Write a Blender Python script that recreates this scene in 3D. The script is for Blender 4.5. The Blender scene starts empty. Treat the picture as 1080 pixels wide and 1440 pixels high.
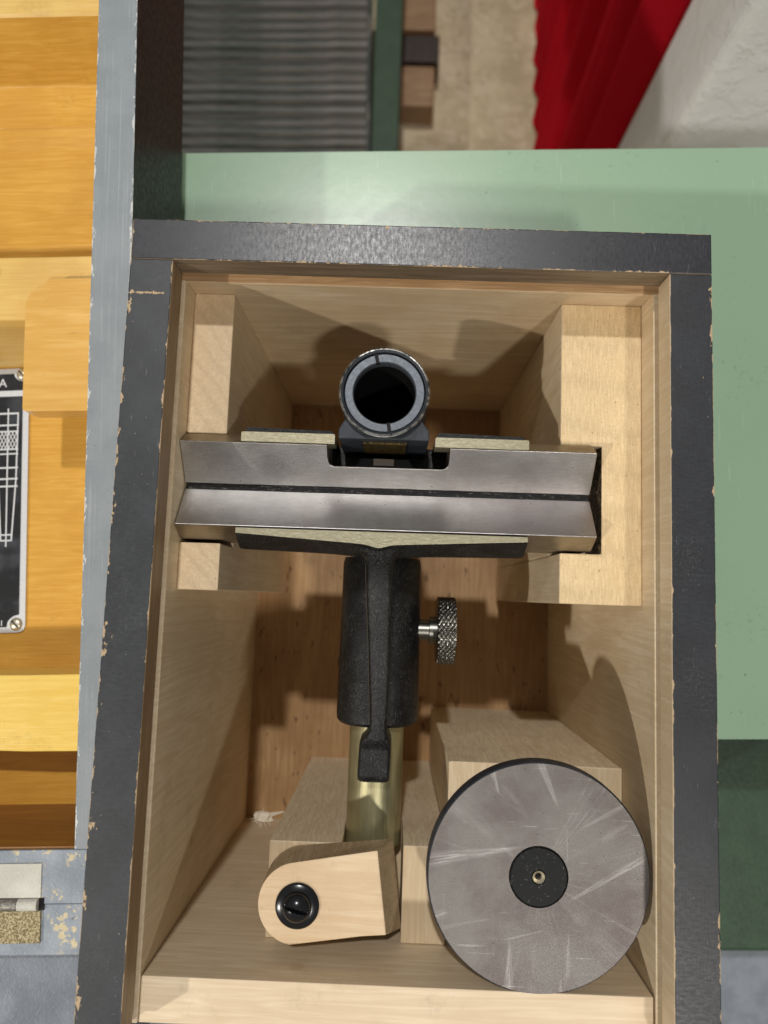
import bpy, bmesh, math, random
from mathutils import Vector, Matrix
random.seed(7)
C = bpy.context.scene.collection
S = 0.001
PI = math.pi
# ---------------------------------------------------------------- camera
cd = bpy.data.cameras.new("camera"); cam = bpy.data.objects.new("camera", cd); C.objects.link(cam)
bpy.context.scene.camera = cam
cam.location = (0.10969, -0.14762, 0.28921)
cam.rotation_euler = (0.109875, 0.0114347, 0.0348732)
cd.sensor_fit = 'VERTICAL'; cd.sensor_height = 34.6; cd.sensor_width = 25.95
cd.lens = 1063.6 * 34.6 / 1440
cd.clip_start = 0.01; cd.clip_end = 50
cd.dof.use_dof = True; cd.dof.focus_distance = 0.315; cd.dof.aperture_fstop = cd.lens / 3.0
# ---------------------------------------------------------------- light
sc = bpy.context.scene
sc.view_settings.view_transform = 'Standard'; sc.view_settings.look = 'None'
sc.view_settings.exposure = 0.0; sc.view_settings.gamma = 1.0
w = bpy.data.worlds.new("World"); sc.world = w; w.use_nodes = True
w.node_tree.nodes["Background"].inputs[0].default_value = (1.0, 0.95, 0.89, 1)
w.node_tree.nodes["Background"].inputs[1].default_value = 0.19
def lamp(name, direction, dist, size, power, col, aim=(110, -140, -100)):
    ld = bpy.data.lights.new(name, 'AREA'); ld.shape = 'DISK'; ld.size = size; ld.energy = power; ld.color = col
    o = bpy.data.objects.new(name, ld); C.objects.link(o)
    d = Vector(direction).normalized(); o.location = Vector(aim) * S + d * dist
    o.rotation_euler = d.to_track_quat('Z', 'Y').to_euler()
    return o
lamp("ceiling_lamp_back", (-0.05, 0.455, 1.0), 5.0, 0.15, 112, (1.0, 0.98, 0.95))
lamp("ceiling_lamp_left", (-0.95, -0.64, 1.0), 4.0, 0.12, 62, (1.0, 0.94, 0.86))
lamp("ceiling_lamp_front", (0.24, -0.54, 1.0), 4.0, 0.25, 52, (1.0, 0.95, 0.88))

# ---------------------------------------------------------------- node helpers
class N:
    def __init__(s, name, rough=0.5, metal=0.0, spec=0.5):
        s.m = bpy.data.materials.new(name); s.m.use_nodes = True
        s.t = s.m.node_tree; s.b = s.t.nodes["Principled BSDF"]
        s.b.inputs['Roughness'].default_value = rough; s.b.inputs['Metallic'].default_value = metal
        s.b.inputs['Specular IOR Level'].default_value = spec
        s.tc = s.n('ShaderNodeTexCoord')
        s.co = s.n('ShaderNodeVectorMath', operation='SCALE'); s.t.links.new(s.tc.outputs['Object'], s.co.inputs[0]); s.co.inputs['Scale'].default_value = 1000.0
        s.P = s.co.outputs[0]
        s.h = None
    def n(s, typ, **k):
        x = s.t.nodes.new(typ)
        for a, v in k.items(): setattr(x, a, v)
        return x
    def put(s, sock, v):
        if hasattr(v, 'is_output') or isinstance(v, bpy.types.NodeSocket): s.t.links.new(v, sock)
        else: sock.default_value = v
    def vscale(s, v, sc_, off=(0, 0, 0), rot=(0, 0, 0)):
        x = s.n('ShaderNodeMapping'); s.t.links.new(v, x.inputs[0]); x.inputs['Scale'].default_value = sc_; x.inputs['Location'].default_value = off
        x.inputs['Rotation'].default_value = rot
        return x.outputs[0]
    def noise(s, sc_, detail=4, rough=0.6, v=None, dist=0.0, off=(0, 0, 0), rot=(0, 0, 0)):
        if isinstance(sc_, (int, float)): sc_ = (sc_, sc_, sc_)
        x = s.n('ShaderNodeTexNoise'); s.t.links.new(s.vscale(v or s.P, sc_, off, rot), x.inputs['Vector'])
        x.inputs['Scale'].default_value = 1.0; x.inputs['Detail'].default_value = detail
        x.inputs['Roughness'].default_value = rough; x.inputs['Distortion'].default_value = dist
        return x.outputs[0]
    def voro(s, sc_, off=(0, 0, 0)):
        if isinstance(sc_, (int, float)): sc_ = (sc_, sc_, sc_)
        x = s.n('ShaderNodeTexVoronoi'); s.t.links.new(s.vscale(s.P, sc_, off), x.inputs['Vector']); x.inputs['Scale'].default_value = 1.0
        return x.outputs['Distance']
    def math(s, op, a, b=0.0, c=None, clamp=False):
        x = s.n('ShaderNodeMath', operation=op); x.use_clamp = clamp
        s.put(x.inputs[0], a); s.put(x.inputs[1], b)
        if c is not None: s.put(x.inputs[2], c)
        return x.outputs[0]
    def ss(s, v, a, b, lo=0.0, hi=1.0):
        x = s.n('ShaderNodeMapRange'); x.interpolation_type = 'SMOOTHSTEP'
        s.put(x.inputs['Value'], v); x.inputs['From Min'].default_value = a; x.inputs['From Max'].default_value = b
        x.inputs['To Min'].default_value = lo; x.inputs['To Max'].default_value = hi
        return x.outputs['Result']
    def mix(s, f, a, b, mode='MIX'):
        x = s.n('ShaderNodeMix', data_type='RGBA', blend_type=mode)
        s.put(x.inputs[0], f)
        for i, v in ((6, a), (7, b)):
            if isinstance(v, (tuple, list)): v = tuple(v) + ((1,) if len(v) == 3 else ())
            s.put(x.inputs[i], v)
        return x.outputs[2]
    def xyz(s):
        x = s.n('ShaderNodeSeparateXYZ'); s.t.links.new(s.P, x.inputs[0]); return x.outputs
    def color(s, c):
        if isinstance(c, (tuple, list)): c = tuple(c) + (1,)
        s.put(s.b.inputs['Base Color'], c); return s
    def rough(s, v): s.put(s.b.inputs['Roughness'], v); return s
    def bump(s, h, dist_mm=0.3, strength=1.0):
        x = s.n('ShaderNodeBump'); x.inputs['Distance'].default_value = dist_mm * S; x.inputs['Strength'].default_value = strength
        s.put(x.inputs['Height'], h)
        if s.h is not None: s.t.links.new(s.h, x.inputs['Normal'])
        s.h = x.outputs[0]; s.t.links.new(s.h, s.b.inputs['Normal']); return s

AX = {'x': 0, 'y': 1, 'z': 2}
def wood(name, c1, c2, axis='z', cross=0.12, speck=0.25, rough=0.55, off=(0, 0, 0), bumpd=0.12, cloud=0.35, dots=0.0, ring=None, coat=0.0, saw=None):
    m = N(name, rough)
    sc1 = [cross] * 3; sc1[AX[axis]] = cross * 0.06
    sc2 = [1.5] * 3; sc2[AX[axis]] = 0.09
    sc3 = [0.5] * 3; sc3[AX[axis]] = 0.03
    a = m.noise(tuple(sc1), 3, 0.55, dist=0.6, off=off)
    grain = m.math('FRACT', m.math('MULTIPLY', a, 7.0))
    grain = m.math('ABSOLUTE', m.math('SUBTRACT', grain, 0.5))
    g = m.ss(grain, 0.0, 0.5)
    fine = m.noise(tuple(sc2), 4, 0.65, off=off)
    mid = m.noise(tuple(sc3), 3, 0.6, off=(off[0] + 31, off[1], off[2]))
    f = m.math('ADD', m.math('MULTIPLY', g, 0.30), m.math('ADD', m.math('MULTIPLY', fine, 0.55), m.math('MULTIPLY', mid, 0.75)))
    f = m.ss(f, 0.55, 1.25)
    col = m.mix(f, c2, c1)
    cl = m.ss(m.noise(0.022, 3, 0.6, off=(off[0] + 5, off[1] + 9, off[2])), 0.35, 0.68)
    dk = tuple(x * y for x, y in zip(c2, (0.80, 0.72, 0.62)))
    col = m.mix(m.math('MULTIPLY', m.math('SUBTRACT', 1.0, cl), cloud), col, dk)
    if speck:
        s1 = m.ss(m.noise((0.9, 0.9, 0.9), 2, 0.5, off=(3, 7, 1)), 0.70, 0.76)
        s2 = m.ss(m.noise(tuple(x * 0.5 for x in sc2), 2, 0.5, off=(13, 2, 5)), 0.70, 0.78)
        col = m.mix(m.math('MULTIPLY', m.math('MAXIMUM', s1, s2), speck), col, tuple(x * 0.30 for x in c2))
    kn = m.ss(m.voro(0.018, off=(off[0] * 0.3 + 2.2, 1.7, 3.1)), 0.03, 0.075, 1.0, 0.0)
    col = m.mix(m.math('MULTIPLY', kn, 0.35 * min(1, speck * 4)), col, tuple(x * y for x, y in zip(c2, (0.55, 0.38, 0.25))))
    if dots:
        sd = [0.28] * 3; sd[AX[axis]] = 0.10
        s3 = m.ss(m.noise(tuple(sd), 2, 0.5, off=(8, 4, 2)), 0.66, 0.72)
        col = m.mix(m.math('MULTIPLY', s3, dots), col, tuple(x * y for x, y in zip(c2, (0.35, 0.25, 0.2))))
    fib = m.ss(m.noise(tuple([0.9 if i != AX[axis] else 0.035 for i in range(3)]), 5, 0.75, off=(off[0] + 7, off[1] + 3, 2)), 0.54, 0.66)
    col = m.mix(m.math('MULTIPLY', fib, 0.13), col, tuple(x * y for x, y in zip(c2, (0.72, 0.62, 0.5))))
    smu = m.math('MULTIPLY', m.ss(m.noise(0.035, 5, 0.7, off=(off[0] + 50, 3, 9)), 0.56, 0.70), m.ss(m.noise(0.5, 4, 0.7, off=(1, 1, 40)), 0.35, 0.65))
    col = m.mix(m.math('MULTIPLY', smu, 0.35 * min(1, speck * 4)), col, tuple(x * 0.45 for x in c2))
    if ring:   # growth rings on end grain, in the plane across z
        q = m.noise((0.05, 0.05, 0.05), 3, 0.5, off=off)
        rr = m.xyz()
        u = m.math('ADD', m.math('MULTIPLY', rr[0], ring[0]), m.math('MULTIPLY', rr[1], ring[1]))
        u = m.math('ADD', u, m.math('MULTIPLY', q, 12.0))
        k = m.math('ABSOLUTE', m.math('SUBTRACT', m.math('FRACT', m.math('MULTIPLY', u, ring[2])), 0.5))
        col = m.mix(m.math('MULTIPLY', m.ss(k, 0.2, 0.5), 0.2), col, tuple(x * 0.55 for x in c2))
    if saw:
        sw = m.noise(saw, 3, 0.7, off=(1, 2, 3))
        col = m.mix(m.math('MULTIPLY', m.ss(sw, 0.45, 0.62), 0.30), col, tuple(min(1, x * 1.25) for x in c1))
        m.bump(sw, 0.12)
    m.color(col)
    m.rough(m.ss(fine, 0.3, 0.8, rough - 0.08, rough + 0.1))
    m.b.inputs['Coat Weight'].default_value = coat; m.b.inputs['Coat Roughness'].default_value = 0.25
    m.bump(m.math('ADD', m.math('MULTIPLY', fine, 0.7), m.math('MULTIPLY', mid, 0.5)), bumpd)
    return m.m

def black_paint(name, edges, gloss=0.36, base=(0.015, 0.017, 0.021), crack=None, woodedge=None):
    """edges: list of (axis, value mm, width mm) where paint is chipped"""
    m = N(name, gloss)
    c = m.xyz()
    n1 = m.noise((0.05, 0.05, 0.05), 5, 0.65); n2 = m.noise(1.1, 3, 0.7, off=(4, 4, 4)); n3 = m.noise((0.5, 0.16, 0.5), 4, 0.7, off=(9, 1, 0))
    col = m.mix(m.ss(n1, 0.30, 0.75), base, tuple(x * 1.5 for x in base))
    dull = m.ss(m.noise(0.03, 3, 0.6, off=(12, 4, 1)), 0.50, 0.66)
    col = m.mix(m.math('MULTIPLY', m.math('MULTIPLY', m.ss(n2, 0.50, 0.70), dull), 0.5), col, (0.09, 0.095, 0.10))
    scuff = m.math('MULTIPLY', m.ss(m.noise((0.9, 0.10, 1), 3, 0.7, off=(31, 3, 2)), 0.62, 0.70), m.ss(m.noise(0.06, 3, 0.6, off=(3, 44, 2)), 0.5, 0.6))
    col = m.mix(m.math('MULTIPLY', scuff, 0.45), col, (0.16, 0.165, 0.17))
    specks = m.math('MULTIPLY', m.ss(m.noise(0.8, 2, 0.5, off=(17, 3, 2)), 0.735, 0.76), m.ss(m.noise(0.04, 2, 0.5, off=(7, 7, 7)), 0.45, 0.6))
    col = m.mix(m.math('MULTIPLY', specks, 0.8), col, (0.42, 0.41, 0.38))
    bare = None
    gate = m.ss(m.noise(0.045, 4, 0.7, off=(2, 8, 1)), 0.46, 0.64)
    for ed in edges:
        ax, val, wd = ed[:3]
        d = m.math('ABSOLUTE', m.math('SUBTRACT', c[AX[ax]], val))
        th = m.math('ADD', m.math('MULTIPLY', m.math('MULTIPLY', m.ss(n3, 0.44, 0.72), wd * 2.6), m.math('ADD', 0.02, gate)), m.math('MULTIPLY', m.ss(n1, 0.40, 0.60), 0.32))
        k = m.math('LESS_THAN', d, th)
        if len(ed) > 3: k = m.math('MULTIPLY', k, m.math('MULTIPLY', m.math('GREATER_THAN', c[0], ed[3]), m.math('LESS_THAN', c[0], ed[4])))
        bare = k if bare is None else m.math('MAXIMUM', bare, k)
    stray = m.math('MULTIPLY', m.ss(m.noise((0.55, 0.14, 0.5), 3, 0.6, off=(21, 5, 0)), 0.73, 0.75), 0.9)
    bare = m.math('MAXIMUM', bare, stray) if bare is not None else stray
    if crack:
        ax, val, wd, a2, lim = crack
        dd = m.math('ABSOLUTE', m.math('SUBTRACT', m.math('ADD', c[AX[ax]], m.math('MULTIPLY', m.noise(0.3, 2, 0.5), 1.6)), val + 0.8))
        k = m.math('LESS_THAN', dd, m.math('MULTIPLY', m.ss(n3, 0.35, 0.7), wd))
        k = m.math('MULTIPLY', k, m.math('LESS_THAN', c[AX[a2]], lim))
        bare = m.math('MAXIMUM', bare, k)
    wcol = m.mix(m.noise(0.8, 3), (0.58, 0.44, 0.28), (0.33, 0.23, 0.13))
    col = m.mix(bare, col, wcol); m.color(col)
    r = m.ss(m.noise((0.35, 0.9, 0.5) if not name.endswith('back') else (0.9, 0.35, 0.5), 5, 0.75, off=(1, 9, 9)), 0.3, 0.75, gloss - 0.06, gloss + 0.10)
    m.rough(m.math('ADD', r, m.math('MULTIPLY', bare, 0.3)))
    gr = (0.10, 1.6, 1) if name.endswith('back') else (1.6, 0.10, 1)
    m.bump(m.math('SUBTRACT', m.math('ADD', m.math('MULTIPLY', m.noise(gr, 4, 0.75), 0.9), m.math('MULTIPLY', m.noise(3.0, 2), 0.35)), m.math('MULTIPLY', bare, 2.2)), 0.034)
    return m.m

# palette
MAPLE = (0.66, 0.49, 0.30); MAPLE2 = (0.47, 0.31, 0.165)
M = {}
M['wall_z'] = wood('case_wood_side', (0.86, 0.74, 0.54), (0.73, 0.59, 0.39), 'z', 0.09, off=(3, 1, 0))
M['wall_x'] = wood('case_wood_back', (0.80, 0.67, 0.47), (0.66, 0.51, 0.32), 'x', 0.045, off=(0, 0, 8), cloud=0.45)
M['front_x'] = wood('case_wood_front', (0.84, 0.71, 0.52), (0.70, 0.56, 0.385), 'x', 0.10, off=(40, 10, 0), speck=0.2)
M['ply'] = wood('case_bottom_plywood', (0.54, 0.345, 0.165), (0.38, 0.22, 0.09), 'y', 0.10, speck=0.2, dots=0.8, cloud=0.6, off=(5, 5, 5))
M['end_left'] = wood('post_end_grain_left', (0.78, 0.63, 0.43), (0.65, 0.49, 0.30), 'z', 0.3, speck=0.5, ring=(0.80, 0.6, 0.16), cloud=0.3)
M['end_right'] = wood('post_end_grain_right', (0.77, 0.61, 0.37), (0.67, 0.50, 0.275), 'z', 0.3, speck=0.75, ring=(0.15, 1.0, 0.055), cloud=0.3, saw=(1.4, 0.12, 1), off=(4, 0, 2))
M['block'] = wood('block_wood', (0.86, 0.74, 0.55), (0.70, 0.56, 0.385), 'z', 0.14, speck=0.15, off=(9, 0, 4), saw=(1.1, 0.3, 0.12))
M['block_top'] = wood('block_top_wood', (0.82, 0.69, 0.48), (0.70, 0.54, 0.34), 'y', 0.16, speck=0.3, off=(2, 0, 4))
M['latch'] = wood('turn_button_wood', (0.72, 0.58, 0.39), (0.62, 0.46, 0.285), 'x', 0.09, speck=0.35, off=(2, 6, 4))
M['latch_side'] = wood('turn_button_sawn_side', (0.52, 0.40, 0.25), (0.34, 0.245, 0.145), 'z', 0.4, speck=0.4)
M['yellow'] = wood('varnished_yellow_wood', (0.74, 0.42, 0.075), (0.62, 0.32, 0.042), 'x', 0.16, speck=0.2, rough=0.35, coat=0.35, off=(6, 1, 2))
M['yellow_pale'] = wood('varnished_pale_block', (0.80, 0.56, 0.19), (0.72, 0.47, 0.13), 'x', 0.12, speck=0.25, rough=0.35, coat=0.35, cloud=0.5, off=(1, 1, 2))
M['yellow_brt'] = wood('varnished_bright_block', (0.84, 0.60, 0.15), (0.77, 0.52, 0.10), 'x', 0.14, speck=0.25, rough=0.35, coat=0.35, off=(11, 1, 2), cloud=0.2)
M['grip'] = wood('varnished_grip_block', (0.80, 0.50, 0.15), (0.68, 0.385, 0.085), 'x', 0.04, speck=0.25, rough=0.3, coat=0.4, cloud=0.2, off=(31, 1, 2))
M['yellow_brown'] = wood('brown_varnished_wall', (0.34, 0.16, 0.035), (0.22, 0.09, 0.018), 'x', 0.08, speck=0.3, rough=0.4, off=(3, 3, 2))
M['plank'] = wood('offcut_wood', (0.42, 0.28, 0.15), (0.26, 0.16, 0.08), 'x', 0.05, speck=0.1)
M['chipwood'] = wood('pale_splinter', (0.93, 0.87, 0.74), (0.85, 0.74, 0.58), 'x', 0.8, speck=0.0, bumpd=0.4)
M['darkwood'] = wood('dark_shelf_board', (0.05, 0.032, 0.02), (0.025, 0.016, 0.01), 'y', 0.02, speck=0.0)

def steel(name, c=(0.52, 0.51, 0.52), stain=(0.30, 0.27, 0.28), r=0.33, seed=0, dirx=False):
    m = N(name, r, 1.0)
    a = m.noise(0.045, 4, 0.6, off=(seed, 2, 0), dist=0.2); b = m.noise((0.9, 2.2, 2.2) if dirx else 1.4, 4, 0.75, off=(1, seed, 0))
    col = m.mix(m.ss(a, 0.35, 0.75), c, stain)
    col = m.mix(m.math('MULTIPLY', m.ss(b, 0.5, 0.8), 0.35), col, tuple(min(1, x * 1.6) for x in c))
    dots = m.ss(m.noise(0.9, 1, 0.4, off=(seed, 8, 8)), 0.76, 0.79)
    col = m.mix(m.math('MULTIPLY', dots, 0.85), col, (0.05, 0.045, 0.04))
    scr = m.ss(m.noise((0.035, 2.4, 0.8), 2, 0.5, off=(seed, 0, 3), rot=(0, 0, 0.5)), 0.70, 0.74)
    col = m.mix(m.math('MULTIPLY', scr, 0.35), col, (0.75, 0.74, 0.72)); m.color(col)
    m.rough(m.ss(b, 0.35, 0.65, r - 0.03, r + 0.06))
    m.bump(b, 0.10); return m
m = steel('ground_steel', (0.60, 0.59, 0.58), (0.44, 0.42, 0.41), r=0.34, dirx=True)
c = m.xyz(); base = m.b.inputs['Base Color'].links[0].from_socket
br_ = m.noise((0.22, 3.2, 3.2), 3, 0.7, off=(5, 5, 0)); base = m.mix(m.math('MULTIPLY', m.ss(br_, 0.35, 0.65), 0.30), base, (0.30, 0.29, 0.285))
def spot(x, y, rx, ry, soft=0.5):
    dx = m.math('DIVIDE', m.math('SUBTRACT', c[0], x), rx); dy = m.math('DIVIDE', m.math('SUBTRACT', c[1], y), ry)
    d = m.math('ADD', m.math('SQRT', m.math('ADD', m.math('MULTIPLY', dx, dx), m.math('MULTIPLY', dy, dy))), m.math('MULTIPLY', m.math('SUBTRACT', m.noise(0.2, 3, 0.6), 0.5), 0.9))
    return m.ss(d, 1.0 - soft, 1.0 + soft, 1.0, 0.0)
base = m.mix(m.math('MULTIPLY', spot(57, -95, 7, 6, 0.7), 0.5), base, (0.16, 0.15, 0.145))
base = m.mix(m.math('MULTIPLY', spot(170, -94, 9, 5, 0.6), 0.22), base, (0.20, 0.18, 0.17))
base = m.mix(m.math('MULTIPLY', spot(172, -112, 30, 10, 0.8), 0.45), base, (0.30, 0.245, 0.25))
base = m.mix(m.math('MULTIPLY', spot(150, -96, 30, 9, 0.8), 0.45), base, (0.27, 0.245, 0.235))
m.color(base); M['steel'] = m.m
M['steel_side'] = steel('steel_side_tarnished', (0.42, 0.38, 0.31), (0.22, 0.18, 0.13), 0.42, 4).m
m = steel('disc_steel', (0.185, 0.175, 0.167), (0.135, 0.115, 0.112), 0.48, 9)
# bright sheen painted out from the middle of the disc, with scratches
nm = m.n('ShaderNodeVectorMath', operation='NORMALIZE'); fl = m.vscale(m.P, (1, 1, 0)); m.t.links.new(fl, nm.inputs[0])
rad = m.noise((5.5, 5.5, 0), 4, 0.75, v=nm.outputs[0])
rl = m.n('ShaderNodeVectorMath', operation='LENGTH'); m.t.links.new(fl, rl.inputs[0])
rr = m.math('MULTIPLY', rl.outputs['Value'], 0.03)
blotch = m.noise(0.06, 3, 0.6, off=(7, 7, 0))
st = m.math('MULTIPLY', m.ss(rad, 0.52, 0.70), m.ss(blotch, 0.40, 0.58))
fine_r = m.ss(m.noise((16, 16, 0), 3, 0.8, v=nm.outputs[0], off=(2, 2, 0)), 0.5, 0.68)
st = m.math('MULTIPLY', st, m.math('ADD', 0.35, m.math('MULTIPLY', fine_r, 0.9)))
scr2 = m.ss(m.noise((0.03, 1.9, 0), 3, 0.6, off=(0, 0, 2), rot=(0, 0, -0.55)), 0.66, 0.72)
scr3 = m.ss(m.noise((1.9, 0.025, 0), 3, 0.6, off=(5, 0, 2), rot=(0, 0, 0.12)), 0.67, 0.72)
st2 = m.math('MAXIMUM', st, m.math('MULTIPLY', m.math('MAXIMUM', scr2, scr3), 0.5))
base = m.b.inputs['Base Color'].links[0].from_socket
m.color(m.mix(m.math('MULTIPLY', st2, 0.22, clamp=True), base, (0.62, 0.61, 0.61)))
cdx = m.xyz()
def sheen_streak(ax, ay, bx, by, wa, wb, k):  # bright sheen on the disc, painted as tapering streaks
    global streaks
    K = 43.6 / 470.0
    ax, ay, bx, by = (ax - 505) * K, -(ay - 790) * K, (bx - 505) * K, -(by - 790) * K; wa *= K; wb *= K
    L = math.hypot(bx - ax, by - ay); ux, uy = (bx - ax) / L, (by - ay) / L
    X = m.math('SUBTRACT', cdx[0], ax); Y = m.math('SUBTRACT', cdx[1], ay)
    u = m.math('ADD', m.math('MULTIPLY', X, ux), m.math('MULTIPLY', Y, uy)); v = m.math('SUBTRACT', m.math('MULTIPLY', Y, ux), m.math('MULTIPLY', X, uy))
    wdt = m.math('ADD', wa, m.math('MULTIPLY', u, (wb - wa) / L))
    q = m.math('DIVIDE', m.math('ABSOLUTE', v), wdt)
    cmb = m.n('ShaderNodeCombineXYZ'); m.put(cmb.inputs[0], u); m.put(cmb.inputs[1], m.math('DIVIDE', v, wdt)); cmb.inputs[2].default_value = ax
    nz_ = m.noise((0.06, 2.6, 1), 4, 0.75, v=cmb.outputs[0])
    e = m.math('MULTIPLY', m.ss(q, 0.1, 1.3, 1.0, 0.0), m.math('MULTIPLY', m.ss(u, 0, L * 0.25), m.ss(u, L * 0.85, L * 1.05, 1.0, 0.0)))
    return m.math('MULTIPLY', m.math('MULTIPLY', e, m.ss(nz_, 0.34, 0.66)), k)
tot = None
for a in ((460, 668, 30, 742, 3, 34, .9), (610, 895, 965, 690, 4, 20, .8), (660, 600, 870, 485, 3, 14, .55), (388, 1030, 384, 1285, 3, 26, .8), (632, 990, 630, 1200, 3, 12, .5), (602, 1180, 598, 1290, 4, 12, .5),
          (590, 520, 505, 320, 4, 22, .7), (335, 470, 295, 340, 4, 22, .7), (130, 945, 50, 975, 12, 26, .6), (540, 1000, 360, 1048, 2, 6, .5), (330, 960, 90, 1010, 3, 10, .3), (620, 560, 625, 720, 3, 6, .35), (470, 560, 300, 400, 4, 60, .25), (760, 640, 880, 560, 4, 50, .22)):
    v = sheen_streak(*a); tot = v if tot is None else m.math('MAXIMUM', tot, v)
base2 = m.b.inputs['Base Color'].links[0].from_socket
m.color(m.mix(m.math('MULTIPLY', tot, 0.48), base2, (0.62, 0.61, 0.60)))
m.bump(m.noise((4.5, 4.5, 0), 3, 0.6, v=nm.outputs[0], off=(3, 1, 0)), 0.10)
M['disc'] = m.m
def casting(name, c, r, glint=0.5):
    m = N(name, r); a = m.noise(1.3, 4, 0.75); b = m.noise(0.08, 3, 0.6)
    col = m.mix(m.ss(b, 0.4, 0.7), c, tuple(x * 1.6 + 0.001 for x in c))
    sp = m.ss(m.noise((1.3, 0.6, 1.3), 3, 0.8, off=(6, 6, 6)), 0.50, 0.62)  # pale flecks put the casting's scattered glints into its colour
    sp = m.math('MULTIPLY', sp, m.ss(m.noise(0.12, 3, 0.6, off=(2, 2, 9)), 0.35, 0.65))
    col = m.mix(m.math('MULTIPLY', sp, glint), col, (0.11, 0.11, 0.108)); m.color(col)
    m.rough(m.ss(a, 0.3, 0.7, r - 0.06, r + 0.2)); m.bump(a, 0.22); m.b.inputs['Specular IOR Level'].default_value = 0.30; return m.m
M['cast'] = casting('black_enamelled_casting', (0.006, 0.0065, 0.007), 0.27, 0.38)
M['cast_smooth'] = casting('blackened_metal', (0.022, 0.026, 0.033), 0.33, 0.15)
M['deep_black'] = casting('bore_black', (0.004, 0.004, 0.004), 0.5, 0.0)
m = N('bare_pale_casting_face', 0.42, 0.55); a = m.noise((0.5, 1.2, 1), 4, 0.7)
m.color(m.mix(m.ss(a, 0.35, 0.7), (0.25, 0.228, 0.150), (0.34, 0.315, 0.22))).bump(a, 0.15); M['pale'] = m.m
m = N('khaki_anodised_tube', 0.34, 0.75); a = m.noise((2.2, 0.05, 2.2), 3, 0.6); b = m.noise(0.06, 3, 0.6)
m.color(m.mix(m.ss(a, 0.3, 0.7), (0.37, 0.34, 0.19), (0.47, 0.44, 0.27))).rough(m.ss(b, 0.3, 0.7, 0.28, 0.42)).bump(a, 0.05); M['khaki'] = m.m
m = N('aged_brass', 0.5, 0.8); a = m.noise(1.4, 3, 0.8); m.color(m.mix(m.ss(a, 0.45, 0.65), (0.015, 0.012, 0.008), (0.40, 0.28, 0.09))).bump(a, 0.3); M['brass'] = m.m
m = N('bluish_steel_ring', 0.48, 0.5); a = m.noise(0.8, 4, 0.7); m.color(m.mix(a, (0.085, 0.098, 0.115), (0.14, 0.155, 0.18))).rough(m.ss(a, 0.3, 0.7, 0.42, 0.55)).bump(a, 0.05); M['ring'] = m.m
m = N('edge_highlight', 0.35, 0.9); a = m.noise(0.25, 4, 0.7); m.color(m.mix(m.ss(a, 0.38, 0.6), (0.05, 0.055, 0.06), (0.55, 0.56, 0.55))); M['edge'] = m.m  # bright metal painted as the highlight on the barrel's rim
m = N('knurled_steel', 0.3, 1.0); a = m.noise(0.6, 3, 0.6); m.color(m.mix(a, (0.13, 0.125, 0.11), (0.24, 0.235, 0.21))); M['knurl'] = m.m
m = N('black_groove', 0.3); a = m.noise((0.4, 1.5, 1.5), 4, 0.8); m.color(m.mix(m.ss(a, 0.58, 0.63), (0.008, 0.008, 0.009), (0.34, 0.33, 0.31))).bump(a, 0.4); M['groove'] = m.m
m = N('black_plastic_hub', 0.45, spec=0.15); a = m.noise(0.9, 4, 0.75); m.color(m.mix(m.ss(a, 0.60, 0.70), (0.005, 0.006, 0.006), (0.13, 0.13, 0.12))).bump(a, 0.04); M['hub'] = m.m
m = N('screw_black', 0.2); m.color((0.012, 0.013, 0.016)); m.b.inputs['Metallic'].default_value = 0.3; M['screw'] = m.m
m = N('bore_pale_metal', 0.35, 0.8); m.color((0.6, 0.55, 0.42)); M['boremetal'] = m.m
m = N('white_enamel_mark', 0.45); m.color((0.55, 0.50, 0.48)); M['whitemark'] = m.m

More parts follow.
